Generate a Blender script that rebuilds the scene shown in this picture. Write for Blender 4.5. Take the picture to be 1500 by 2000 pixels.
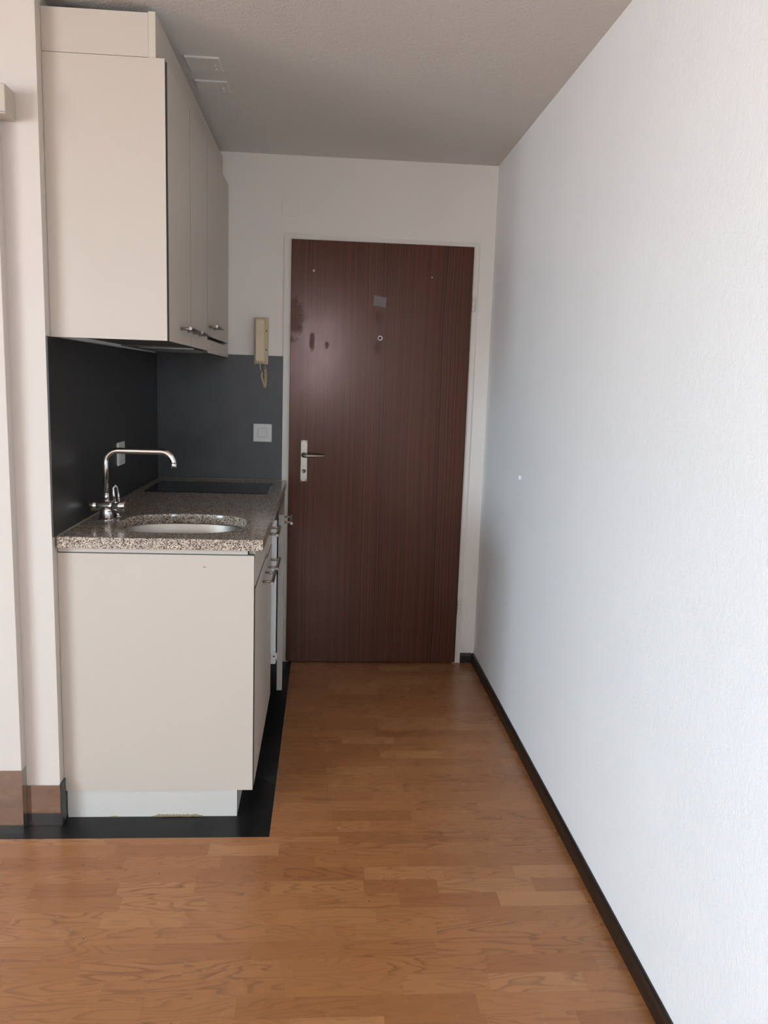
import bpy, bmesh, math, random
from mathutils import Vector, Matrix

random.seed(7)
S = bpy.context.scene
COL = S.collection
for o in list(bpy.data.objects):
    bpy.data.objects.remove(o)

# ------------------------------------------------------------------ camera
CX, CY, CZ = -0.7639, -3.8544, 1.3735
YAW, PITCH, ROLL, FPX = -0.0754, -0.1588, 0.0329, 1583.47
cyw, syw, cp, sp, cr, sr = math.cos(YAW), math.sin(YAW), math.cos(PITCH), math.sin(PITCH), math.cos(ROLL), math.sin(ROLL)
fw = Vector((-syw * cp, cyw * cp, sp))
rt = Vector((cyw, syw, 0))
up = rt.cross(fw)
r2, u2 = cr * rt + sr * up, -sr * rt + cr * up
cam = bpy.data.cameras.new('camera')
cam.sensor_fit = 'VERTICAL'
cam.sensor_height = 36.0
cam.lens = FPX / 2000.0 * 36.0
cam.clip_start = 0.02
camo = bpy.data.objects.new('camera', cam)
COL.objects.link(camo)
camo.matrix_world = Matrix(((r2.x, u2.x, -fw.x, CX), (r2.y, u2.y, -fw.y, CY), (r2.z, u2.z, -fw.z, CZ), (0, 0, 0, 1)))
S.camera = camo

# ------------------------------------------------------------------ view, sky
S.view_settings.view_transform = 'Standard'
S.view_settings.look = 'None'
S.view_settings.gamma = 1.0
S.view_settings.use_curve_mapping = False
S.view_settings.exposure = 0.50
SKY = 21.0
w = bpy.data.worlds.new('sky')
S.world = w
w.use_nodes = True
wn, wl = w.node_tree.nodes, w.node_tree.links
wn.clear()
wo = wn.new('ShaderNodeOutputWorld')
bg = wn.new('ShaderNodeBackground')
tc = wn.new('ShaderNodeTexCoord')
sx = wn.new('ShaderNodeSeparateXYZ')
rp = wn.new('ShaderNodeValToRGB')          # overcast sky above the horizon, grey ground below it
rp.color_ramp.elements[0].position = 0.47
rp.color_ramp.elements[0].color = (0.62, 0.64, 0.66, 1)
rp.color_ramp.elements[1].position = 0.53
rp.color_ramp.elements[1].color = (0.67, 0.88, 1.05, 1)
mr = wn.new('ShaderNodeMath'); mr.operation = 'MULTIPLY_ADD'; mr.inputs[1].default_value = 0.5; mr.inputs[2].default_value = 0.5
wl.new(tc.outputs['Generated'], sx.inputs[0]); wl.new(sx.outputs['Z'], mr.inputs[0]); wl.new(mr.outputs[0], rp.inputs[0])
wl.new(rp.outputs[0], bg.inputs['Color']); bg.inputs['Strength'].default_value = SKY
wl.new(bg.outputs[0], wo.inputs[0])

# room dimensions (metres): right wall x=0, door wall y=0, floor z=0
H = 2.362
XK, YW = -1.546, -1.488
XL, YB = -5.0, -7.8
# window openings: in the side wall (x = XL) and in the back wall (y = YB)
W1 = dict(y0=-7.4, y1=-4.2, z0=0.80, z1=2.25)
W2 = dict(x0=-1.15, x1=-0.60, z0=1.12, z1=2.28)

def portal(name, loc, rot, sx_, sy_):      # lets Cycles find the daylight through the window opening
    l = bpy.data.lights.new(name, 'AREA')
    l.shape = 'RECTANGLE'; l.size = sx_; l.size_y = sy_
    l.cycles.is_portal = True
    o = bpy.data.objects.new(name, l); COL.objects.link(o)
    o.location = loc; o.rotation_euler = rot
portal('daylight_portal', (XL + 0.02, (W1['y0'] + W1['y1']) / 2, (W1['z0'] + W1['z1']) / 2), (0, -math.pi / 2, 0), W1['z1'] - W1['z0'], W1['y1'] - W1['y0'])
portal('daylight_portal', ((W2['x0'] + W2['x1']) / 2, YB + 0.02, (W2['z0'] + W2['z1']) / 2), (math.pi / 2, 0, 0), W2['x1'] - W2['x0'], W2['z1'] - W2['z0'])

# ------------------------------------------------------------------ materials
def mat(name, color=(.8, .8, .8), rough=.5, metal=0.0, spec=.5):
    m = bpy.data.materials.new(name)
    m.use_nodes = True
    b = m.node_tree.nodes['Principled BSDF']
    b.inputs['Base Color'].default_value = (*color, 1)
    b.inputs['Roughness'].default_value = rough
    b.inputs['Metallic'].default_value = metal
    b.inputs['Specular IOR Level'].default_value = spec
    m.diffuse_color = (*color, 1)
    return m, m.node_tree.nodes, m.node_tree.links, b

def N(n, t, **kw):
    x = n.new(t)
    for k, v in kw.items():
        setattr(x, k, v)
    return x

def math_(n, l, op, a, b=None, c=None, clamp=False):
    x = n.new('ShaderNodeMath'); x.operation = op; x.use_clamp = clamp
    for i, v in enumerate((a, b, c)):
        if v is None: continue
        if isinstance(v, (int, float)): x.inputs[i].default_value = v
        else: l.new(v, x.inputs[i])
    return x.outputs[0]

def pos(n):
    return n.new('ShaderNodeNewGeometry').outputs['Position']

def scaled(n, l, vec, s, add=None):
    x = N(n, 'ShaderNodeVectorMath', operation='MULTIPLY'); l.new(vec, x.inputs[0]); x.inputs[1].default_value = s
    if add is None: return x.outputs[0]
    y = N(n, 'ShaderNodeVectorMath', operation='ADD'); l.new(x.outputs[0], y.inputs[0]); l.new(add, y.inputs[1])
    return y.outputs[0]

def noise(n, l, vec, scale, detail=3, rough=.5, dist=0):
    x = n.new('ShaderNodeTexNoise'); x.inputs['Scale'].default_value = scale; x.inputs['Detail'].default_value = detail
    x.inputs['Roughness'].default_value = rough; x.inputs['Distortion'].default_value = dist
    l.new(vec, x.inputs['Vector'])
    return x.outputs['Fac']

def ramp(n, l, fac, stops, interp='LINEAR'):
    x = n.new('ShaderNodeValToRGB'); e = x.color_ramp.elements; x.color_ramp.interpolation = interp
    while len(e) < len(stops): e.new(.5)
    for el, (p, c) in zip(e, stops):
        el.position = p; el.color = (*c, 1) if len(c) == 3 else c
    l.new(fac, x.inputs[0])
    return x.outputs[0]

def bump(n, l, b, h, strength=.2, dist=.002):
    x = n.new('ShaderNodeBump'); x.inputs['Strength'].default_value = strength; x.inputs['Distance'].default_value = dist
    l.new(h, x.inputs['Height']); l.new(x.outputs[0], b.inputs['Normal'])

def mixc(n, l, fac, a, b, mode='MIX'):
    x = n.new('ShaderNodeMix'); x.data_type = 'RGBA'; x.blend_type = mode
    for s, v in ((x.inputs[0], fac), (x.inputs[6], a), (x.inputs[7], b)):
        if isinstance(v, (int, float)): s.default_value = v
        elif isinstance(v, tuple): s.default_value = (*v, 1)
        else: l.new(v, s)
    return x.outputs[2]

M = {}
# white paint over fine orange-peel plaster
def plaster(name, col, bs, scale, rough=.55, stain=0.0):
    m, n, l, b = mat(name, col, rough, spec=.4)
    p = pos(n)
    h = noise(n, l, p, scale, 2, .6)
    h2 = noise(n, l, p, scale * .35, 2, .5)
    hh = math_(n, l, 'ADD', h, h2)
    bump(n, l, b, hh, bs, .0022)
    if stain:
        s = noise(n, l, p, 2.2, 4, .6)
        c = ramp(n, l, s, [(.35, tuple(x * (1 - stain) for x in col)), (.6, col)])
        l.new(c, b.inputs['Base Color'])
    return m
M['wall'] = plaster('white_wall_paint', (.92, .92, .915), .6, 150, stain=.02)
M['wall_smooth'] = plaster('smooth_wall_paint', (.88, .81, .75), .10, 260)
M['wall_dimmed'] = plaster('dimmed_wall_paint', (.69, .612, .548), .10, 260)  # wall paint darkened to stand in for weaker light on the left wall
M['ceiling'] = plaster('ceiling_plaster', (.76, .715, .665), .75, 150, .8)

m, n, l, b = mat('cream_laminate', (.585, .505, .43), .42)
bump(n, l, b, noise(n, l, pos(n), 900, 1), .05, .0005); M['laminate'] = m
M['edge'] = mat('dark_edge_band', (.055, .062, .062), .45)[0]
M['raw_edge'] = mat('pale_board_edge', (.60, .53, .43), .6)[0]
M['carcass'] = mat('shade_dark_carcass_board', (.08, .08, .075), .6)[0]  # carcass coloured dark to stand in for the shade inside the gaps
M['taupe'] = mat('taupe_panel_edge', (.40, .355, .325), .5)[0]  # edges of the fridge panel, darker than its face
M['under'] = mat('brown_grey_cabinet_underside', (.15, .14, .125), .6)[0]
M['black_gap'] = mat('black_gasket', (.01, .01, .01), .7)[0]
M['enamel'] = mat('white_enamel', (.80, .81, .82), .3)[0]
M['plinth'] = mat('cool_white_plinth_paint', (.62, .575, .525), .45)[0]
M['residue'] = mat('yellowed_foam_residue', (.26, .21, .12), .85)[0]
m, n, l, b = mat('slate_grey_splash', (.042, .045, .05), .38)
c = ramp(n, l, noise(n, l, pos(n), 9, 5, .65), [(.3, (.027, .025, .0245)), (.7, (.041, .038, .038))]); l.new(c, b.inputs['Base Color']); M['splash'] = m
m, n, l, b = mat('black_vinyl', (.009, .009, .009), .33, spec=.25)
rr = ramp(n, l, noise(n, l, pos(n), 6, 5), [(.3, (.25, .25, .25)), (.7, (.5, .5, .5))]); l.new(rr, b.inputs['Roughness']); M['vinyl'] = m
M['chrome'] = mat('polished_chrome', (.78, .78, .78), .06, 1)[0]
m, n, l, b = mat('brushed_steel', (.52, .49, .45), .40, 1)
M['steel'] = m
M['nickel'] = mat('satin_nickel', (.42, .39, .36), .3, 1)[0]
M['lock'] = mat('worn_aluminium', (.40, .36, .31), .42, 1)[0]
M['dark'] = mat('dark_hole', (.008, .008, .008), .6)[0]
M['skirt'] = mat('polished_metal_skirting', (.50, .48, .46), .09, 1)[0]
M['skirt_end'] = mat('dark_plastic_end', (.05, .05, .05), .3)[0]
M['frame'] = mat('door_frame_paint', (.80, .735, .67), .4)[0]
M['switch'] = mat('white_plastic', (.74, .72, .68), .35)[0]
M['groove'] = mat('shadow_joint', (.25, .24, .22), .7)[0]
M['beige'] = mat('yellowed_beige_plastic', (.74, .585, .39), .42)[0]
M['beige_dark'] = mat('yellowed_base_plastic', (.58, .455, .30), .5)[0]
M['silicone'] = mat('old_silicone', (.20, .18, .14), .5)[0]
M['glass_black'] = mat('black_ceramic_glass', (.006, .006, .006), .07)[0]
M['white_plug'] = mat('white_plug', (.85, .86, .86), .4)[0]
M['tape'] = mat('clear_tape', (.125, .082, .070), .3)[0]
M['win'] = mat('window_frame_white', (.8, .8, .8), .35)[0]
M['dirt'] = mat('dark_specks', (.06, .028, .014), .8)[0]

# window pane: mostly clear
m, n, l, b = mat('window_pane_glass', (1, 1, 1), .02)
tr = n.new('ShaderNodeBsdfTransparent'); gl = n.new('ShaderNodeBsdfGlossy'); gl.inputs['Roughness'].default_value = .02
mx = n.new('ShaderNodeMixShader'); mx.inputs[0].default_value = .06
l.new(tr.outputs[0], mx.inputs[1]); l.new(gl.outputs[0], mx.inputs[2]); l.new(mx.outputs[0], n['Material Output'].inputs['Surface'])
M['pane'] = m

# granite
m, n, l, b = mat('speckled_granite', (.5, .45, .4), .13)
p = pos(n)
wob = noise(n, l, p, 120, 2)
v = n.new('ShaderNodeTexVoronoi'); v.inputs['Scale'].default_value = 380; l.new(p, v.inputs['Vector'])
sep = n.new('ShaderNodeSeparateColor'); l.new(v.outputs['Color'], sep.inputs[0])
c = ramp(n, l, sep.outputs[0], [(0, (.025, .023, .021)), (.11, (.07, .062, .055)), (.17, (.22, .19, .165)), (.42, (.30, .26, .22)), (.46, (.50, .435, .37)), (.72, (.58, .52, .45)), (.76, (.66, .62, .57)), (1, (.72, .69, .65))], 'CONSTANT')
v2 = n.new('ShaderNodeTexVoronoi'); v2.inputs['Scale'].default_value = 90; l.new(p, v2.inputs['Vector'])
sep2 = n.new('ShaderNodeSeparateColor'); l.new(v2.outputs['Color'], sep2.inputs[0])
c2 = ramp(n, l, sep2.outputs[1], [(0, (.76, .70, .64)), (.5, (1, .93, .86)), (1, (1.1, 1.0, .90))])
l.new(mixc(n, l, 1.0, c, c2, 'MULTIPLY'), b.inputs['Base Color'])
M['granite'] = m

# beech laminate staves: each stave its own tone and grain
def wood_floor(name, per_object):
    m, n, l, b = mat(name, (.33, .16, .07), .34)
    p = pos(n)
    if per_object:
        rnd = n.new('ShaderNodeObjectInfo').outputs['Random']
    else:
        br = n.new('ShaderNodeTexWhiteNoise'); l.new(scaled(n, l, p, (4.2, 16.3, 0)), br.inputs[0])
        fl = N(n, 'ShaderNodeVectorMath', operation='FLOOR'); l.new(scaled(n, l, p, (4.2, 16.3, 0)), fl.inputs[0]); l.new(fl.outputs[0], br.inputs[0])
        rnd = br.outputs[0]
    off = n.new('ShaderNodeCombineXYZ')
    l.new(math_(n, l, 'MULTIPLY', rnd, 37.0), off.inputs[0]); l.new(math_(n, l, 'MULTIPLY', rnd, 91.0), off.inputs[1]); l.new(math_(n, l, 'MULTIPLY', rnd, 53.0), off.inputs[2])
    g1 = noise(n, l, scaled(n, l, p, (2.6, 17, 1), off.outputs[0]), 1.0, 1.5, .45, .35)
    fr = math_(n, l, 'FRACT', math_(n, l, 'MULTIPLY', g1, 12.0))
    lines = ramp(n, l, fr, [(0, (.05, .05, .05)), (.6, (.10, .10, .10)), (.90, (1, 1, 1)), (1, (.15, .15, .15))])
    fine = noise(n, l, scaled(n, l, p, (9, 160, 1), off.outputs[0]), 1.0, 3, .6)
    r2_ = math_(n, l, 'FRACT', math_(n, l, 'MULTIPLY', rnd, 17.31))
    tone = ramp(n, l, r2_, [(0, (.36, .140, .049)), (.3, (.415, .170, .063)), (.8, (.445, .188, .071)), (1, (.505, .232, .094))])
    r3_ = math_(n, l, 'FRACT', math_(n, l, 'MULTIPLY', rnd, 43.7))
    amount = math_(n, l, 'MULTIPLY', lines, math_(n, l, 'MULTIPLY_ADD', r3_, .65, .18))
    c = mixc(n, l, amount, tone, (.19, .074, .029))
    c = mixc(n, l, math_(n, l, 'MULTIPLY', fine, .28), c, (.27, .115, .048))
    l.new(c, b.inputs['Base Color'])
    rr = ramp(n, l, noise(n, l, p, 4, 4), [(.3, (.22, .22, .22)), (.7, (.33, .33, .33))]); l.new(rr, b.inputs['Roughness'])
    bump(n, l, b, fine, .04, .0005)
    return m
M['stave'] = wood_floor('beech_laminate_stave', True)
M['floor_plain'] = wood_floor('beech_laminate_floor', False)

# brown striped veneer of the entrance door
m, n, l, b = mat('striped_dark_veneer', (.06, .025, .014), .3, spec=.4)
p = pos(n)
sx_ = n.new('ShaderNodeSeparateXYZ'); l.new(p, sx_.inputs[0])
wv = noise(n, l, scaled(n, l, p, (3, 1, 1.3)), 1.0, 1)
xx = math_(n, l, 'ADD', sx_.outputs[0], math_(n, l, 'MULTIPLY', wv, .035))
cb = n.new('ShaderNodeCombineXYZ'); l.new(xx, cb.inputs[0]); l.new(math_(n, l, 'MULTIPLY', sx_.outputs[2], .004), cb.inputs[1])
broad = noise(n, l, scaled(n, l, cb.outputs[0], (26, 1, 1)), 1.0, 2, .5)
mid = noise(n, l, scaled(n, l, cb.outputs[0], (110, 1, 1)), 1.0, 2, .6)
thin = noise(n, l, scaled(n, l, cb.outputs[0], (330, 1, 1)), 1.0, 1, .5)
c = ramp(n, l, broad, [(.32, (.034, .014, .009)), (.5, (.086, .028, .014)), (.68, (.056, .026, .016))])
c = mixc(n, l, ramp(n, l, mid, [(.56, (0, 0, 0)), (.64, (.8, .8, .8))]), c, (.030, .013, .009))
c = mixc(n, l, ramp(n, l, thin, [(.56, (0, 0, 0)), (.63, (.85, .85, .85))]), c, (.185, .080, .042))
c = mixc(n, l, ramp(n, l, thin, [(.36, (.9, .9, .9)), (.43, (0, 0, 0))]), c, (.022, .010, .007))
l.new(c, b.inputs['Base Color'])
# greasy smudges and a dull patch: gloss differs there
def blob(cx, cz, rx, rz, soft=.5):
    dx = math_(n, l, 'DIVIDE', math_(n, l, 'SUBTRACT', sx_.outputs[0], cx), rx)
    dz = math_(n, l, 'DIVIDE', math_(n, l, 'SUBTRACT', sx_.outputs[2], cz), rz)
    d = math_(n, l, 'SQRT', math_(n, l, 'ADD', math_(n, l, 'MULTIPLY', dx, dx), math_(n, l, 'MULTIPLY', dz, dz)))
    d = math_(n, l, 'ADD', d, math_(n, l, 'MULTIPLY_ADD', noise(n, l, p, 30, 4, .7), 2.4, -1.2))
    return math_(n, l, 'MULTIPLY_ADD', d, -1 / soft, 1 / soft, clamp=True)
sm = None
for a in ((-.525, 1.67, .030, .055), (-.525, 1.53, .03, .05), (-.832, 1.555, .012, .055), (-.765, 1.53, .012, .02), (-.43, 1.38, .02, .03), (-.92, 1.66, .05, .12)):
    q = blob(*a); sm = q if sm is None else math_(n, l, 'MAXIMUM', sm, q)
base_r = ramp(n, l, noise(n, l, scaled(n, l, p, (3, 1, 2)), 1.0, 4, .6), [(.3, (.165, .165, .165)), (.7, (.23, .23, .23))])
l.new(mixc(n, l, sm, base_r, (.34, .34, .34)), b.inputs['Roughness'])
bump(n, l, b, mid, .03, .0005)
b.inputs['Specular Tint'].default_value = (1, .64, .57, 1)
M['door'] = m

m, n, l, b = mat('dark_stained_skirting', (.018, .012, .009), .42)
c = ramp(n, l, noise(n, l, scaled(n, l, pos(n), (60, 3, 60)), 1.0, 3), [(.35, (.012, .008, .006)), (.7, (.028, .017, .011))]); l.new(c, b.inputs['Base Color']); M['baseboard'] = m

# ------------------------------------------------------------------ mesh helpers
def box(bm, x0, x1, y0, y1, z0, z1, bev=0, seg=1):
    vs = [bm.verts.new(c) for c in ((x0, y0, z0), (x1, y0, z0), (x1, y1, z0), (x0, y1, z0), (x0, y0, z1), (x1, y0, z1), (x1, y1, z1), (x0, y1, z1))]
    fs = [bm.faces.new([vs[i] for i in f]) for f in ((0, 3, 2, 1), (4, 5, 6, 7), (0, 1, 5, 4), (1, 2, 6, 5), (2, 3, 7, 6), (3, 0, 4, 7))]
    if bev:
        es = list({e for f in fs for e in f.edges})
        bmesh.ops.bevel(bm, geom=es, offset=bev, segments=seg, affect='EDGES', profile=.5)
    return bm

def B(x0, x1, y0, y1, z0, z1, bev=0, seg=1):
    return box(bmesh.new(), x0, x1, y0, y1, z0, z1, bev, seg)

def tube(bm, pts, rad, n=16, cap=True):
    """round tube along points; rad a number or one per point"""
    pts = [Vector(p) for p in pts]
    rads = rad if isinstance(rad, (list, tuple)) else [rad] * len(pts)
    t0 = (pts[1] - pts[0]).normalized()
    ref = Vector((0, 0, 1)) if abs(t0.z) < .9 else Vector((1, 0, 0))
    u = t0.cross(ref).normalized()
    rings = []
    for i, p in enumerate(pts):
        t = (pts[min(i + 1, len(pts) - 1)] - pts[max(i - 1, 0)]).normalized()
        u = (u - t * u.dot(t)).normalized()
        v = t.cross(u)
        rings.append([bm.verts.new(p + rads[i] * (math.cos(2 * math.pi * k / n) * u + math.sin(2 * math.pi * k / n) * v)) for k in range(n)])
    for a, b_ in zip(rings, rings[1:]):
        for k in range(n):
            f = bm.faces.new((a[k], a[(k + 1) % n], b_[(k + 1) % n], b_[k])); f.smooth = True
    if cap:
        bm.faces.new(list(reversed(rings[0]))); bm.faces.new(rings[-1])
    return bm

def lathe(bm, prof, c, axis=(0, 0, 1), n=24):
    """profile of (radius, height) turned about an axis through c"""
    ax = Vector(axis).normalized()
    ref = Vector((1, 0, 0)) if abs(ax.x) < .9 else Vector((0, 1, 0))
    u = ax.cross(ref).normalized(); v = ax.cross(u)
    c = Vector(c); rings = []
    for r, h in prof:
        rings.append([bm.verts.new(c + ax * h + max(r, 1e-5) * (math.cos(2 * math.pi * k / n) * u + math.sin(2 * math.pi * k / n) * v)) for k in range(n)])
    for a, b_ in zip(rings, rings[1:]):
        for k in range(n):
            f = bm.faces.new((a[k], a[(k + 1) % n], b_[(k + 1) % n], b_[k])); f.smooth = True
    bm.faces.new(list(reversed(rings[0]))); bm.faces.new(rings[-1])
    return bm

ORG = {}
def empty(name, loc, label=None, cat=None, group=None, kind=None):
    o = bpy.data.objects.new(name, None); COL.objects.link(o); o.location = loc
    o.empty_display_size = .05
    ORG[o.name] = Vector(loc); tag(o, label, cat, group, kind)
    return o

def tag(o, label=None, cat=None, group=None, kind=None):
    for k, v in (('label', label), ('category', cat), ('group', group), ('kind', kind)):
        if v: o[k] = v
    return o

def obj(name, bm, material, parent=None, label=None, cat=None, group=None, kind=None, smooth_angle=None):
    bmesh.ops.recalc_face_normals(bm, faces=bm.faces)
    if parent is None:
        xs = [v.co.x for v in bm.verts]; ys = [v.co.y for v in bm.verts]; zs = [v.co.z for v in bm.verts]
        org = Vector(((min(xs) + max(xs)) / 2, (min(ys) + max(ys)) / 2, min(zs)))
    else:
        org = ORG[parent.name]
    bmesh.ops.translate(bm, verts=bm.verts, vec=-org)
    me = bpy.data.meshes.new(name); bm.to_mesh(me); bm.free()
    mats = material if isinstance(material, (list, tuple)) else [material]
    for q in mats: me.materials.append(M[q])
    o = bpy.data.objects.new(name, me); COL.objects.link(o)
    if parent is None: o.location = org
    else: o.parent = parent
    ORG[o.name] = org
    return tag(o, label, cat, group, kind)

def merge_boxes(boxes):
    bm = bmesh.new()
    for q in boxes: box(bm, *q)
    return bm

# ================================================================== THE SETTING
T = .12
# floor: slab with its staves; staves end against the black vinyl border
YS = -2.86                                     # staves are single pieces down to here, printed boards beyond
fl = obj('floor', merge_boxes([(XL, 0, YB, 0, -.06, -.009), (XL, 0, YB, YS, -.009, 0), (XL, -2.15, YS, -1.5654, -.009, 0)]), 'floor_plain',
         label='orange-brown beech laminate floor laid in short staves', kind='structure')
row, pitch, first = 0, .0616, -.0
y1 = 0.0
while y1 > YS + .001:
    y0 = max(y1 - pitch, YS)
    # rows beside the border stop at its edge
    pieces = [(y0, y1, -.9075)] if y0 >= -1.5654 else ([(y0, -1.5654, -2.15)] if y1 > -1.5654 else [(y0, y1, -2.15)])
    if y1 > -1.5654 > y0: pieces.append((-1.5654, y1, -.9075))
    for (a, b_, xl) in pieces:
        x = xl - random.uniform(0, .16) if xl < -1 else xl - random.uniform(.02, .2)
        while x < -.011:
            ln = random.choice((.205, .225, .24, .255, .27))
            xa, xb = max(x, xl), min(x + ln, -.0105)
            if xb - xa > .004:
                e = .00006
                d = random.uniform(-.00005, 0)
                obj('plank', B(xa + e, xb - e, a + e, b_ - e, -.0085, d), 'stave', fl)
            x += ln
    y1 = y0
obj('floor_border', merge_boxes([(XL, -.9075, -1.5654, 0, -.0089, -.0004)]), 'vinyl', label='black vinyl floor strip around the kitchen units', kind='structure')

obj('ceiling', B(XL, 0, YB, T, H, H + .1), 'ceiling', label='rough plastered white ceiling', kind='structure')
obj('wall_right', B(0, T, YB - T, T, -.06, H + .1), 'wall', label='long white textured wall on the right', kind='structure')
# door wall with an opening behind the leaf
obj('wall_end', merge_boxes([(XK - T, -.945, 0, T, -.06, H), (-.090, 0, 0, T, -.06, H), (-.945, -.090, 0, T, 2.005, H)]), 'wall_smooth', label='white end wall around the entrance door', kind='structure')
obj('wall_niche', B(XK - T, XK - .0002, YW + T, 0, -.06, H), 'wall_smooth', label='niche wall behind the kitchen units', kind='structure')
obj('wall_left', B(XL, XK - .0002, YW, YW + T, -.06, H), 'wall_dimmed', label='white wall left of the kitchen niche', kind='structure')
# the unseen part of the room, with its windows
w1 = W1
obj('wall_side', merge_boxes([(XL - T, XL, YB - T, w1['y0'], -.06, H), (XL - T, XL, w1['y1'], YW + T, -.06, H), (XL - T, XL, w1['y0'], w1['y1'], -.06, w1['z0']), (XL - T, XL, w1['y0'], w1['y1'], w1['z1'], H)]), 'wall', label='white side wall with the wide window', kind='structure')
w2 = W2
obj('wall_back', merge_boxes([(XL, w2['x0'], YB - T, YB, -.06, H), (w2['x1'], 0, YB - T, YB, -.06, H), (w2['x0'], w2['x1'], YB - T, YB, -.06, w2['z0']), (w2['x0'], w2['x1'], YB - T, YB, w2['z1'], H)]), 'wall', label='white back wall with the narrow window', kind='structure')

def window(name, axis, at, a0, a1, z0, z1, bars, label):
    c = (at, (a0 + a1) / 2, z0) if axis == 'x' else ((a0 + a1) / 2, at, z0)
    r = empty(name, c, label, None, None, 'structure')
    fwid, dep = .055, .03
    def bx(u0, u1, v0, v1, d=dep):
        return B(at - d, at + d, u0, u1, v0, v1) if axis == 'x' else B(u0, u1, at - d, at + d, v0, v1)
    def many(lst):
        bm = bmesh.new()
        for u0, u1, v0, v1 in lst:
            if axis == 'x': box(bm, at - dep, at + dep, u0, u1, v0, v1)
            else: box(bm, u0, u1, at - dep, at + dep, v0, v1)
        return bm
    obj('window_frame', many([(a0, a1, z0, z0 + fwid), (a0, a1, z1 - fwid, z1), (a0, a0 + fwid, z0 + fwid, z1 - fwid), (a1 - fwid, a1, z0 + fwid, z1 - fwid)]), 'win', r)
    edges = [a0 + fwid] + [a0 + (a1 - a0) * (k + 1) / (bars + 1) for k in range(bars)] + [a1 - fwid]
    for k in range(bars):
        m_ = edges[k + 1]
        obj('mullion', bx(m_ - .03, m_ + .03, z0 + fwid, z1 - fwid), 'win', r)
    for k in range(bars + 1):
        u0 = edges[k] + (.03 if k else 0); u1 = edges[k + 1] - (.03 if k < bars else 0)
        obj('pane', bx(u0, u1, z0 + fwid, z1 - fwid, .003), 'pane', r)
window('window_1', 'x', XL - .06, W1['y0'], W1['y1'], W1['z0'], W1['z1'], 2, 'wide white-framed window in the side wall')
window('window_2', 'y', YB - .06, W2['x0'], W2['x1'], W2['z0'], W2['z1'], 0, 'narrow white-framed window in the back wall')

# dark wooden skirting on the right and its short return by the door
def skirting(p0, p1, inward, h, t):
    """board with a sloped top from p0 to p1 (on the wall), inward = direction into the room"""
    bm = bmesh.new(); i = Vector((*inward, 0)); a, c = Vector((*p0, 0)), Vector((*p1, 0))
    prof = [(0, .0005), (t, .0005), (t, h - .012), (t * .75, h - .003), (t * .35, h), (0, h)]
    ra = [bm.verts.new(a + i * d + Vector((0, 0, z))) for d, z in prof]
    rc = [bm.verts.new(c + i * d + Vector((0, 0, z))) for d, z in prof]
    k = len(prof)
    for j in range(k): bm.faces.new((ra[j], ra[(j + 1) % k], rc[(j + 1) % k], rc[j]))
    bm.faces.new(ra); bm.faces.new(list(reversed(rc)))
    return bm
obj('baseboard_right', skirting((0, YB), (0, -.0005), (-1, 0), .0493, .0118), 'baseboard', label='dark brown wooden skirting along the right wall', kind='structure')
obj('baseboard_end', skirting((-.0700, 0), (-.0120, 0), (0, -1), .0493, .0118), 'baseboard', label='short dark skirting piece between door frame and right wall', kind='structure')

# projection of the left wall, with its own skirting; polished skirting on the wall
XP, YP = -1.643, -1.528
obj('trim_1', B(XL, XP, YP, YW, .197, 2.026, .001), 'wall_dimmed', label='shallow white projection at the left picture edge', kind='structure')
obj('baseboard_pilaster', B(XL, XP - .001, YP + .001, YW, -.0004, .1965), 'skirt', label='tall polished skirting under the wall projection', kind='structure')
obj('baseboard_left', B(XP - .001, XK + .001, YW - .004, YW, -.0004, .1314, .0006), 'skirt', label='polished metal skirting beside the kitchen end panel', kind='structure')
obj('baseboard_niche', B(XK - .001, XK + .0045, YW - .004, -1.449, -.0004, .135, .001), 'skirt_end', label='dark skirting end piece beside the white plinth', kind='structure')

# ================================================================== ENTRANCE DOOR
d = empty('door_1', (-.515, 0, 0), 'dark brown striped entrance door in a white frame', None, None, 'structure')
FL, FR, FT, DL, DR, DT = -.9648, -.0704, 2.0203, -.9329, -.0972, 1.9994
bm = bmesh.new()
for q in ((FL, DL + .010, -.008, .05, 0, FT), (DR - .010, FR, -.008, .05, 0, FT), (DL + .010, DR - .010, -.008, .05, DT - .010, FT)): box(bm, *q)
obj('frame', bm, 'frame', d, 'off-white painted door frame')
leaf = obj('leaf', B(DL, DR, -.020, .030, .006, DT, .0015), 'door', d, 'dark brown veneered door leaf with fine vertical stripes')
obj('threshold_gap', B(DL + .012, DR - .012, -.004, .05, -.0003, .0058), 'dark', d)
obj('leak_blocker', B(-.9445, -.0905, .0505, .118, -.05, 2.0045), 'dark', d)  # unseen panel added to stop sky light leaking in under the leaf
YD = -.020
lp = obj('lock_plate', B(-.8770, -.8455, YD - .0025, YD, .8965, 1.0925, .0012), 'lock', leaf, 'long worn aluminium lock plate')
lev = bmesh.new()
lathe(lev, [(.012, 0), (.0125, .004), (.010, .007), (.0085, .03), (.0085, .046)], (-.8615, YD - .0024, 1.0225), (0, -1, 0))
tube(lev, [(-.870, YD - .044, 1.0225), (-.862, YD - .047, 1.0225), (-.845, YD - .048, 1.0225), (-.81, YD - .046, 1.0228), (-.785, YD - .043, 1.0232), (-.766, YD - .040, 1.0235), (-.763, YD - .0395, 1.0235)], [.0045, .0092, .0092, .0074, .0056, .0042, .002], 16)
obj('lever', lev, 'lock', leaf, 'tapered metal door lever')
for x, z in ((-.8715, 1.087), (-.8515, 1.087), (-.8712, .902), (-.8515, .902)):
    obj('screw', lathe(bmesh.new(), [(.0026, 0), (.0026, .0014), (.0005, .0010)], (x, YD - .0024, z), (0, -1, 0), 12), 'dark', leaf)
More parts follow.
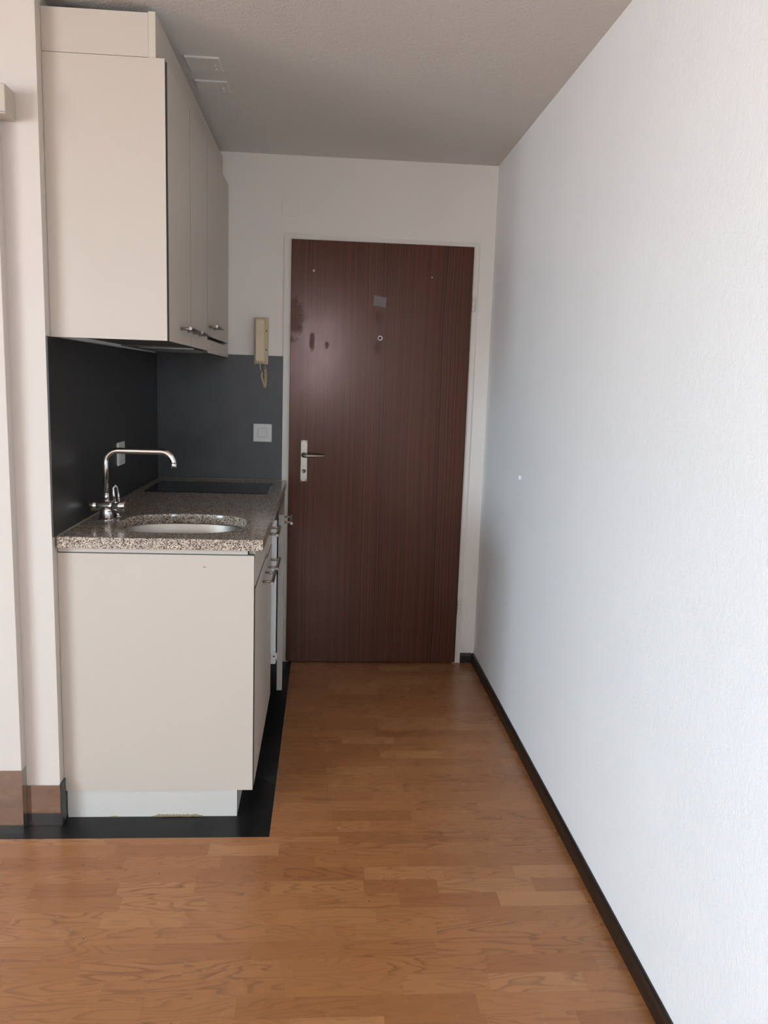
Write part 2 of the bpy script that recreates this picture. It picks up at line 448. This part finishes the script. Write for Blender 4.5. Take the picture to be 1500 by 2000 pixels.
obj('lock_cylinder', lathe(bmesh.new(), [(.0098, 0), (.0098, .002), (.0085, .0026), (.0085, .0018), (.0015, .0018)], (-.8608, YD - .0024, .9455), (0, -1, 0), 24), 'lock', leaf)
obj('keyhole', merge_boxes([(-.8622, -.8594, YD - .0050, YD - .0041, .9405, .9505)]), 'dark', leaf)
obj('peephole', lathe(bmesh.new(), [(.0045, 0), (.0105, 0), (.0115, .002), (.0100, .0042), (.0066, .0036), (.0062, .0008), (.0045, .0008)], (-.519, YD, 1.574), (0, -1, 0), 28), 'white_plug', leaf, 'small bright metal peephole ring')
obj('peephole_lens', lathe(bmesh.new(), [(.0062, 0), (.0062, .001), (.0035, .0022), (.0003, .0024)], (-.519, YD - .0008, 1.574), (0, -1, 0), 20), 'glass_black', leaf)
obj('hook', lathe(bmesh.new(), [(.006, 0), (.006, .002), (.0035, .005), (.0045, .009), (.0008, .012)], (-.831, YD, 1.864), (0, -1, 0), 16), 'beige', leaf, 'small pale plastic hook stub')
obj('hook', lathe(bmesh.new(), [(.003, 0), (.003, .002), (.0006, .004)], (-.288, YD, 1.856), (0, -1, 0), 12), 'beige', leaf)
bm = bmesh.new()
q = [(-.5530, 1.7665), (-.4940, 1.7575), (-.4985, 1.7125), (-.5545, 1.7215)]
a_ = [bm.verts.new((x, YD - .0006, z)) for x, z in q]; c_ = [bm.verts.new((x, YD, z)) for x, z in q]
bm.faces.new(a_); bm.faces.new(list(reversed(c_)))
for k in range(4): bm.faces.new((a_[k], a_[(k + 1) % 4], c_[(k + 1) % 4], c_[k]))
obj('tape_patch', bm, 'tape', leaf, 'faded square of clear tape')
for z in (1.745, .290):
    h = bmesh.new(); x = DR + .0085
    for a, c, r in ((-.034, -.012, .0072), (-.0115, .0125, .0065), (.013, .031, .0072)):
        lathe(h, [(r * .8, a), (r, a + .002), (r, c - .002), (r * .8, c)], (x, -.0165, z), (0, 0, 1), 16)
    obj('hinge', h, 'frame', d, 'white painted barrel hinge')

# ================================================================== KITCHEN, LOWER
XF, YE = -.967, -1.4486         # plane of the fronts, plane of the end panel
ZB = .0912

def bar_handle(parent, x, yc, z, dx=.034, along=Vector((0, 1, 0)), out=Vector((1, 0, 0)), half=.092):
    bm = bmesh.new(); c = Vector((x, yc, z))
    for s in (-.064, .064):
        a = c + along * s
        tube(bm, [a, a + out * dx], .0046, 12)
    a, e = c + out * dx - along * half, c + out * dx + along * half
    tube(bm, [a, a + along * .002, e - along * .002, e], [.0050, .0060, .0060, .0050], 16)
    return obj('handle', bm, 'nickel', parent, 'round satin metal bar handle')

# sink base unit with the big end panel
u1 = empty('base_cabinet', (-1.25, -1.19, 0), 'cream sink base cabinet with wide end panel facing the room', 'cabinet', 'base units under the granite worktop')
obj('body', merge_boxes([(XK + .004, XF - .022, YE + .021, -.940, ZB, ZB + .018), (XK + .004, XK + .02, YE + .021, -.940, ZB + .018, .66), (XK + .02, XF - .022, -.957, -.940, ZB + .018, .66)]), 'carcass', u1)
def front(name, x0, x1, y0, y1, z0, z1, parent, label=None):
    o = obj(name, B(x0, x1, y0, y1, z0, z1), ['laminate', 'edge'], parent, label)
    for f in o.data.polygons:
        if abs(f.normal.x) < .5: f.material_index = 1
    return o
def end_panel(name, x0, x1, y0, y1, z0, z1, parent, label):
    """board whose room face is cream and whose narrow edges are dark"""
    bm = B(x0, x1, y0, y1, z0, z1)
    o = obj(name, bm, ['laminate', 'edge'], parent, label)
    for f in o.data.polygons:
        if abs(f.normal.y) < .5: f.material_index = 1
    return o
end_panel('end_panel', XK + .0006, XF - .002, YE, YE + .019, ZB, .845, u1, 'wide plain cream end panel with dark edge')
obj('scuff', merge_boxes([(-1.1215, -1.1145, YE - .0004, YE, .8085, .8097), (-1.1165, -1.1115, YE - .0004, YE, .8078, .8087)]), 'dark', u1)
obj('rail', merge_boxes([(XK + .0015, XF - .0215, YE + .004, YE + .018, .8475, .8635)]), 'laminate', u1)
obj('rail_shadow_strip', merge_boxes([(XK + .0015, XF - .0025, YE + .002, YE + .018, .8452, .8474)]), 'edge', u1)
f1 = front('drawer_front', XF - .019, XF, YE + .0205, -.9405, .746, .861, u1)
for f in f1.data.polygons:
    if f.normal.y < -.5: f.material_index = 0
f2 = front('door', XF - .019, XF, YE + .0205, -.9405, ZB + .004, .7385, u1)
bar_handle(f2, XF, -1.0685, .687)
# narrow drawer unit
u2 = empty('base_cabinet', (-1.25, -.80, 0), 'narrow cream base cabinet with two bar handles in the middle', 'cabinet', 'base units under the granite worktop')
obj('body', merge_boxes([(XK + .004, XF - .022, -.938, -.657, ZB, ZB + .018), (XK + .004, XK + .02, -.938, -.657, ZB + .018, .862), (XK + .02, XF - .022, -.938, -.922, ZB + .018, .862), (XK + .02, XF - .022, -.673, -.657, ZB + .018, .862)]), 'carcass', u2)
g1 = front('drawer_front', XF - .019, XF, -.9385, -.6565, .728, .858, u2)
g2 = front('door', XF - .019, XF, -.9385, -.6565, ZB + .004, .7205, u2)
bar_handle(g1, XF, -.798, .801)
bar_handle(g2, XF, -.797, .674)
# fridge with its panel door ajar
fr = empty('refrigerator', (-1.24, -.33, 0), 'built-in under-counter refrigerator with its cream door panel slightly ajar', 'refrigerator')
obj('body', B(-1.52, -.985, -.640, -.012, .12, .842, .004), 'enamel', fr)
obj('inner_door', B(-.982, -.9475, -.650, -.012, .217, .816, .003), 'enamel', fr, 'white enamel inner door')
obj('gasket', B(-.9862, -.9815, -.640, -.02, .225, .808), 'black_gap', fr)
ang = math.radians(2.65)
al = Vector((math.sin(ang), -math.cos(ang), 0)); ou = Vector((math.cos(ang), math.sin(ang), 0))     # towards the viewer / into the room
hinge_pt = Vector((-.9715, -.012, 0))
bm = B(0, .022, 0, .6385, .105, .838, .0008)
R_ = Matrix((( ou.x, al.x, 0, hinge_pt.x), (ou.y, al.y, 0, hinge_pt.y), (0, 0, 1, 0), (0, 0, 0, 1)))
bmesh.ops.transform(bm, matrix=R_, verts=bm.verts)
fp = obj('panel_door', bm, ['laminate', 'taupe'], fr, 'cream panel door standing slightly open')
for f in fp.data.polygons:
    if abs(f.normal.x) < .7: f.material_index = 1
c = hinge_pt + ou * .022 + al * .522
bar_handle(fp, c.x, c.y, .80, .030, -al, ou)
br = obj('hinge_bracket', B(-.9665, -.9415, -.6555, -.6505, .240, .268, .001), 'switch', fr, 'small off-white hinge bracket')
obj('screw', lathe(bmesh.new(), [(.0032, 0), (.0032, .0015), (.001, .0018)], (-.954, -.6555, .253), (0, -1, 0), 12), 'dark', br)
# plinth
pl = obj('plinth', merge_boxes([(XK + .0065, -1.018, -1.4425, -1.424, -.0004, ZB - .0015), (-1.037, -1.018, -1.424, -.66, -.0004, ZB - .0015)]), 'plinth',
         label='cool white plinth board under the base cabinets', cat='plinth')
bm = bmesh.new()
def crust(x0, x1, hmax, step=.0035):
    top, bot, x = [], [], x0
    while x <= x1:
        e = min(1, (x - x0) / .02, (x1 - x) / .02)
        top.append((x, max(.0006, hmax * e * random.uniform(.55, 1)))); x += step
    ring = []
    for x, h in top:
        yb = -1.4425; q = random.uniform(.0010, .0022)
        ring.append([bm.verts.new(c) for c in ((x, yb, 0), (x, yb - q * 1.6, 0), (x, yb - q, h * .6), (x, yb, h))])
    for a, c in zip(ring, ring[1:]):
        for k in range(4): bm.faces.new((a[k], a[(k + 1) % 4], c[(k + 1) % 4], c[k]))
    bm.faces.new(ring[0]); bm.faces.new(list(reversed(ring[-1])))
crust(-1.415, -1.380, .004); crust(-1.285, -1.120, .0085)
obj('residue', bm, 'residue', pl, 'yellowed foam residue along the foot', kind='stuff')

# granite worktop with the sink cut-out
XC, YC0, ZT, ZU = -.9415, -1.4686, .8972, .8640
sc = (-1.221, -1.200); sa, sb, se = .2045, .178, 2.7
def sup(t, k=1.0, da=0.0):
    ct, st = math.cos(t), math.sin(t)
    return (sc[0] + (sa + da) * k * math.copysign(abs(ct) ** (2 / se), ct), sc[1] + (sb + da) * k * math.copysign(abs(st) ** (2 / se), st))
bm = bmesh.new()
rx0, rx1, ry0, ry1 = XK + .0055, XC, YC0, -.93
NN = 96
def to_rect(px, py):
    dx, dy = px - sc[0], py - sc[1]
    t = min(((rx1 if dx > 0 else rx0) - sc[0]) / dx if abs(dx) > 1e-9 else 1e9, ((ry1 if dy > 0 else ry0) - sc[1]) / dy if abs(dy) > 1e-9 else 1e9)
    return sc[0] + dx * t, sc[1] + dy * t
hole = [sup(2 * math.pi * k / NN) for k in range(NN)]
rect = [to_rect(*h) for h in hole]
for cxn in ((rx0, ry0), (rx1, ry0), (rx1, ry1), (rx0, ry1)):      # snap the nearest ray to each corner
    k = min(range(NN), key=lambda i: (rect[i][0] - cxn[0]) ** 2 + (rect[i][1] - cxn[1]) ** 2); rect[k] = cxn
ht = [bm.verts.new((*h, ZT)) for h in hole]; hb = [bm.verts.new((*h, ZU)) for h in hole]
ot = [bm.verts.new((*h, ZT)) for h in rect]; ob = [bm.verts.new((*h, ZU)) for h in rect]
for k in range(NN):
    j = (k + 1) % NN
    bm.faces.new((ht[k], ht[j], ot[j], ot[k])); bm.faces.new((hb[j], hb[k], ob[k], ob[j]))
    f = bm.faces.new((ht[j], ht[k], hb[k], hb[j])); f.smooth = True
    if not (abs(rect[k][1] - ry1) < 1e-6 and abs(rect[j][1] - ry1) < 1e-6):
        bm.faces.new((ot[k], ot[j], ob[j], ob[k]))
back_t = [i for i in range(NN) if abs(rect[i][1] - ry1) < 1e-6]
back_t.sort(key=lambda i: rect[i][0])
far = [bm.verts.new(c) for c in ((rx0, -.0062, ZT), (rx1, -.0062, ZT), (rx0, -.0062, ZU), (rx1, -.0062, ZU))]
bm.faces.new([ot[i] for i in back_t] + [far[1], far[0]])
bm.faces.new([ob[i] for i in reversed(back_t)] + [far[2], far[3]])
bm.faces.new((ot[back_t[0]], far[0], far[2], ob[back_t[0]])); bm.faces.new((far[1], ot[back_t[-1]], ob[back_t[-1]], far[3])); bm.faces.new((far[0], far[1], far[3], far[2]))
wt = obj('worktop', bm, 'granite', label='speckled beige and black granite worktop with sink cut-out', cat='worktop')
bv = wt.modifiers.new('edge', 'BEVEL'); bv.width = .0018; bv.segments = 2; bv.limit_method = 'ANGLE'; bv.angle_limit = math.radians(50)
bm = bmesh.new()
tube(bm, [(XK + .0068, -1.455, ZT + .0008), (XK + .0068, -.010, ZT + .0008)], .0028, 8)
tube(bm, [(XK + .009, -.0078, ZT + .0008), (-.970, -.0078, ZT + .0008)], .0028, 8)
obj('silicone_joint', bm, 'silicone', wt, 'dull silicone bead along the splashback')

# undermount sink
bm = bmesh.new(); rings = []
prof = [(1.0, .010, ZU - .0006), (1.0, .0015, ZU - .0007), (1.0, .0, ZU - .004), (.985, 0, ZU - .06), (.965, 0, ZU - .115), (.92, 0, ZU - .138), (.84, 0, ZU - .147), (.45, 0, ZU - .150), (.12, 0, ZU - .152)]
for k_, da, z in prof:
    rings.append([bm.verts.new((*sup(2 * math.pi * i / 72, k_, da), z)) for i in range(72)])
for a, c in zip(rings, rings[1:]):
    for i in range(72):
        f = bm.faces.new((a[i], a[(i + 1) % 72], c[(i + 1) % 72], c[i])); f.smooth = True
bm.faces.new(rings[-1])
sk = empty('sink', (sc[0], sc[1], ZU - .152), 'oval stainless steel sink set under the granite worktop', 'sink')
bo = obj('bowl', bm, 'steel', sk)
so = bo.modifiers.new('sheet', 'SOLIDIFY'); so.thickness = .0012; so.offset = 1
obj('drain', lathe(bmesh.new(), [(.034, 0), (.034, .002), (.028, .003), (.026, .0015), (.004, .001)], (sc[0], sc[1], ZU - .1515), (0, 0, 1), 32), 'chrome', sk)

# mixer tap
fx, fy = -1.4745, -1.170
tp = empty('faucet', (fx, fy, ZT), 'chrome kitchen mixer tap with a square-bent spout beside the sink', 'faucet')
obj('base', lathe(bmesh.new(), [(.0275, 0), (.0275, .003), (.0255, .005), (.0205, .006), (.0200, .030), (.0200, .045)], (fx, fy, ZT), (0, 0, 1), 32), 'chrome', tp)
zc = .9445
bm = bmesh.new()
lathe(bm, [(.0165, -.052), (.0180, -.050), (.0180, -.031), (.0172, -.030), (.0172, -.029), (.0180, -.028), (.0185, 0), (.0185, .014), (.0185, .020), (.0172, .0205)], (fx, fy, zc), (1, 0, 0), 32)
obj('valve_body', bm, 'chrome', tp)
lv = bmesh.new()
lathe(lv, [(.0172, .0215), (.0185, .0225), (.0185, .059), (.0170, .061)], (fx, fy, zc), (1, 0, 0), 32)
tube(lv, [(fx + .031, fy - .010, zc + .008), (fx + .028, fy - .014, zc + .036), (fx + .026, fy - .012, zc + .060), (fx + .030, fy - .004, zc + .068), (fx + .034, fy + .004, zc + .060), (fx + .037, fy + .010, zc + .030), (fx + .038, fy + .008, zc + .012)], [.0046, .0044, .0042, .0042, .0042, .0044, .0046], 10)
obj('lever', lv, 'chrome', tp, 'chrome loop lever')
zt_ = 1.1260; xe = -1.2560; rb = .040
pts = [(fx, fy, zc + .010), (fx, fy, zt_ - rb)]
for k in range(1, 10):
    a = math.pi / 2 * k / 9; pts.append((fx + rb * (1 - math.cos(a)), fy, zt_ - rb + rb * math.sin(a)))
pts.append((xe - rb, fy, zt_))
for k in range(1, 10):
    a = math.pi / 2 * k / 9; pts.append((xe - rb + rb * math.sin(a), fy, zt_ - rb + rb * math.cos(a)))
pts.append((xe, fy, 1.088))
obj('spout', tube(bmesh.new(), pts, .0098, 20), 'chrome', tp, 'long angular chrome spout')
obj('aerator', lathe(bmesh.new(), [(.0085, 0), (.0103, .001), (.0103, .0145), (.0098, .0155)], (xe, fy, 1.073), (0, 0, 1), 20), 'chrome', tp)
obj('collar', lathe(bmesh.new(), [(.0098, 0), (.0106, .0006), (.0106, .0225), (.0098, .023)], (fx, fy, zc + .018), (0, 0, 1), 24), 'chrome', tp)
obj('drain_knob', lathe(bmesh.new(), [(.013, 0), (.013, .003), (.0075, .005), (.0075, .018), (.011, .020), (.012, .028), (.010, .032)], (-1.455, -1.108, ZT), (0, 0, 1), 24), 'chrome',
    label='small chrome drain control knob behind the tap', cat='knob')

# hob
hb_ = empty('cooktop', (-1.248, -.325, ZT), 'black glass cooktop set in the worktop by the end wall', 'cooktop')
obj('glass_plate', B(-1.502, -.997, -.487, -.150, ZT + .0001, ZT + .0036, .0012), 'glass_black', hb_)
for x in (-1.375, -1.125):
    obj('cooking_zone', lathe(bmesh.new(), [(.082, 0), (.084, .0001), (.084, .0002), (.082, .00025)], (x, -.325, ZT + .0036), (0, 0, 1), 40), 'glass_black', hb_)

# splashback panels
obj('splashback', B(XK, XK + .005, YW + .001, -.0055, .8985, 1.4698), 'splash', label='slate grey splashback panel on the niche wall', cat='splashback', group='splashback panels')
obj('splashback', B(XK + .0002, FL - .0005, -.0052, -.0002, .8985, 1.4766), 'splash', label='slate grey splashback panel on the end wall beside the door', cat='splashback', group='splashback panels')

# ================================================================== KITCHEN, UPPER
XU, YU, ZUB, ZUT = -1.218, -1.4464, 1.470, 2.2216
c1 = empty('wall_cabinet', (-1.38, -1.05, ZUB), 'tall cream two-door wall cabinet with end panel above the sink', 'cabinet', 'wall units above the worktop')
end_panel('end_panel', XK + .0006, XU - .002, YU, YU + .019, ZUB, ZUT, c1, 'large plain cream end panel')
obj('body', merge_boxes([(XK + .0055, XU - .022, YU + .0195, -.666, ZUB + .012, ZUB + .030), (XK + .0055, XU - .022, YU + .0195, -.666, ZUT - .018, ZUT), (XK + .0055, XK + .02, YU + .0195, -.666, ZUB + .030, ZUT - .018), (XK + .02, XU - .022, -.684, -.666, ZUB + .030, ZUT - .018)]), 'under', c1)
d1 = front('door', XU - .019, XU, YU + .0205, -1.0515, ZUB, ZUT - .002, c1)
d2 = front('door', XU - .019, XU, -1.0480, -.6675, ZUB, ZUT - .002, c1)
obj('door_gap', merge_boxes([(XU - .0215, XU - .004, -1.0515, -1.0480, ZUB, ZUT - .002)]), 'edge', c1)
bar_handle(d1, XU, -1.1735, 1.517)
bar_handle(d2, XU, -.9425, 1.517)
c2 = empty('wall_cabinet', (-1.38, -.33, ZUB), 'cream single-door wall cabinet above the extractor hood in the corner', 'cabinet', 'wall units above the worktop')
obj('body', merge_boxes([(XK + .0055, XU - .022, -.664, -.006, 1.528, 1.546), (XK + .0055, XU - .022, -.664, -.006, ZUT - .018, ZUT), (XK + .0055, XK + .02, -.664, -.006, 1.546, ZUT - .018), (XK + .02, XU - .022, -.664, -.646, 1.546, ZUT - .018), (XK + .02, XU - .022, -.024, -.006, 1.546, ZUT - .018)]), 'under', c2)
d3 = front('door', XU - .019, XU, -.6640, -.0045, 1.525, ZUT - .002, c2)
obj('door_gap', merge_boxes([(XU - .0215, XU - .004, -.6675, -.6640, 1.510, ZUT - .002)]), 'edge', c2)
bar_handle(d3, XU, -.558, 1.562)
hd = empty('range_hood', (-1.38, -.33, 1.455), 'flat built-in extractor hood under the corner wall cabinet', 'hood')
front('front_strip', XU - .019, XU, -.6660, -.0045, 1.462, 1.512, hd, 'narrow cream hood front strip')
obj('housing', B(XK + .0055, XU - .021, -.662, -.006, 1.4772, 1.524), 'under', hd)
obj('filter_grille', merge_boxes([(XK + .06, XU - .06, -.62 + .062 * k, -.60 + .062 * k + .03, 1.474, 1.4771) for k in range(9)]), 'nickel', hd)
obj('emblem', B(XU, XU + .0008, -.560, -.530, 1.492, 1.498), 'lock', hd)
# filler between cabinets and ceiling
fi = empty('filler_panel', (-1.40, -.72, ZUT), 'cream filler boards between the wall cabinets and the ceiling', 'panel')
obj('end_board', B(XK + .0006, -1.2635, YU + .001, YU + .020, ZUT + .0016, 2.3345), 'laminate', fi)
bm = B(-1.2630, -1.2440, YU + .001, -.0005, ZUT + .0006, 2.3380)
o = obj('front_board', bm, ['laminate', 'raw_edge'], fi, 'long filler board with a pale raw edge')
for f in o.data.polygons:
    if abs(f.normal.y) > .5: f.material_index = 1

# ================================================================== SMALL WALL THINGS
# intercom
X0, X1, Z0, Z1, YF = -1.0985, -1.0335, 1.4355, 1.6465, -.0053
ph = empty('intercom_phone', (-1.066, YF, Z0), 'yellowed beige intercom handset with coiled cord on the end wall', 'intercom')
obj('base', B(X0, X1, -.026, YF, Z0, Z1, .003, 2), 'beige_dark', ph)
obj('upper_packer', B(X0 + .008, X1 - .008, YF, -.0001, 1.4772, Z1 - .008), 'beige_dark', ph)
bm = bmesh.new()
hx = (X0 + .0065, X1 - .0145)
prof = [(1.442, .010), (1.4425, .024), (1.452, .031), (1.487, .0325), (1.54, .029), (1.595, .0325), (1.632, .031), (1.6405, .024), (1.641, .010)]
ra = []
for z, dpt in prof:
    xa, xb = hx
    ra.append([bm.verts.new(c) for c in ((xa, -.0262, z), (xa, -.0262 - dpt + .006, z), (xa + .006, -.0262 - dpt, z), (xb - .006, -.0262 - dpt, z), (xb, -.0262 - dpt + .006, z), (xb, -.0262, z))])
for a, c in zip(ra, ra[1:]):
    for k in range(6): bm.faces.new((a[k], a[(k + 1) % 6], c[(k + 1) % 6], c[k]))
bm.faces.new(ra[0]); bm.faces.new(list(reversed(ra[-1])))
obj('handset', bm, 'beige', ph, 'long flat beige handset')
for z in (1.585, 1.500):
    obj('side_notch', B(X1 - .012, X1 - .004, -.0275, -.0262, z, z + .004), 'dark', ph)
# coiled cord: a U-shaped loop hanging under the phone
path = []
for k in range(41):
    t = k / 40
    if t < .5:
        s = t / .5
        path.append(Vector((-1.0475 + .0035 * math.sin(math.pi * s), -.018, 1.428 - .098 * s)))
    else:
        s = (t - .5) / .5
        path.append(Vector((-1.0475 - .016 * min(1, s * 1.5) + .002 * s, -.018 - .004 * math.sin(math.pi * s), 1.330 + .074 * s)))
cord = []; turns = 28; st = 12 * turns
for i in range(st + 1):
    f = i / st * (len(path) - 1); k = min(int(f), len(path) - 2); q = path[k].lerp(path[k + 1], f - k)
    tt = (path[k + 1] - path[k]).normalized(); s1 = tt.cross(Vector((0, 1, 0))).normalized(); s2 = tt.cross(s1)
    r_ = (.0074 if i / st < .5 else .0048) if .06 < i / st < .95 else .002
    a = 2 * math.pi * i / 12
    cord.append(q + r_ * (math.cos(a) * s1 + math.sin(a) * s2))
obj('coiled_cord', tube(bmesh.new(), [(-1.0475, -.018, 1.437)] + cord, .0017, 6), 'beige', ph, 'beige coiled handset cord')
obj('cord_lead', tube(bmesh.new(), [(-1.0705, -.030, 1.445), (-1.0700, -.028, 1.432), (-1.0675, -.024, 1.414), (-1.0625, -.020, 1.404)], [.0032, .0026, .002, .002], 8), 'beige', ph)

# switch and socket
def plate(parent, axis, c, hw, hh, face, inner, dep=.009):
    """bevelled cover frame and inner insert; axis of the wall normal"""
    cx_, cy_, cz_ = c
    def bx(u, v0, v1, d0, d1, bev):
        if axis == 'y': return B(cx_ - u[0], cx_ + u[0], cy_ - d1, cy_ - d0, cz_ - u[1], cz_ + u[1], bev, 2)
        return B(cx_ + d0, cx_ + d1, cy_ - u[0], cy_ + u[0], cz_ - u[1], cz_ + u[1], bev, 2)
    obj('cover_frame', bx((hw, hh), 0, 0, 0, dep, .0035), 'switch', parent)
    obj('joint', bx((inner + .001, inner + .001), 0, 0, dep, dep + .0003, 0), 'groove', parent)
    return bx((inner, inner), 0, 0, dep + .0002, dep + .002, .0008)
sw = empty('light_switch', (-1.057, -.0053, 1.077), 'square white light switch on the grey splashback beside the door', 'switch')
obj('rocker', plate(sw, 'y', (-1.057, -.0053, 1.120), .0435, .0425, None, .0205), 'switch', sw)
so_ = empty('wall_socket', (XK + .005, -.715, 1.030), 'white socket plate on the niche splashback behind the spout', 'socket')
obj('insert', plate(so_, 'x', (XK + .005, -.715, 1.0735), .0490, .0435, None, .026), 'switch', so_)
for dy, dz in ((-.0095, 0), (.0095, 0), (0, -.005)):
    obj('pin_hole', lathe(bmesh.new(), [(.0025, 0), (.0025, .0004), (.0005, .0003)], (XK + .016, -.715 + dy, 1.0735 + dz), (1, 0, 0), 10), 'dark', so_)

obj('blank_cover', B(-.980, -.901, -.0018, 0, 2.101, 2.179, .0012), 'wall_smooth', label='painted-over square blank cover above the door', cat='cover plate')
for y0, lab in ((-1.090, 'flat white ceiling cover plate nearer the camera by the filler'), (-.885, 'flat white ceiling cover plate farther back by the filler')):
    cp_ = empty('ceiling_cover', (-1.175, y0 + .055, H), lab, 'cover plate', 'painted cover plates on the ceiling')
    obj('plate', B(-1.229, -1.120, y0, y0 + .110, H - .0065, H, .0015), 'ceiling', cp_)
    for dx, dy in ((.036, .055), (.035, .086)):
        obj('screw', lathe(bmesh.new(), [(.0035, 0), (.0035, .001), (.001, .0016)], (-1.175 + dx, y0 + dy, H - .0065), (0, 0, -1), 10), 'wall', cp_)
obj('wall_plug', lathe(bmesh.new(), [(.0105, 0), (.0105, .006), (.0085, .009), (.004, .009), (.0035, .004)], (0, -.757, 1.023), (-1, 0, 0), 16), 'white_plug', label='tiny white plug sticking out of the right wall', cat='plug')
bx_ = empty('casing_box', (-1.95, -1.53, 2.026), 'white box casing fixed high on the wall at the left edge', 'casing')
obj('shell', B(-2.30, -1.604, -1.560, YW, 2.0265, 2.100, .0015), 'laminate', bx_)
obj('bottom_seam', merge_boxes([(-2.30, -1.605, -1.5602, -1.5595, 2.030, 2.032)]), 'groove', bx_)

# specks of dirt on the laminate
bm = bmesh.new()
for x, y in ((-1.42, -1.70), (-1.40, -1.845), (-.71, -1.646), (-.55, -1.01), (-.30, -1.47), (-.17, -1.46), (-1.20, -1.745), (-1.33, -2.01), (-1.05, -1.83), (-.9, -1.795), (-.40, -.62), (-.355, -1.26), (-.68, -2.03), (-.62, -1.88)):
    rr_ = random.uniform(.0009, .0022)
    lathe(bm, [(rr_, 0), (rr_ * .8, rr_ * .6), (rr_ * .2, rr_ * .9)], (x, y, -.0001), (0, 0, 1), 6)
obj('dirt_specks', bm, 'dirt', label='scattered dark specks of dirt on the laminate floor', cat='dirt', kind='stuff')
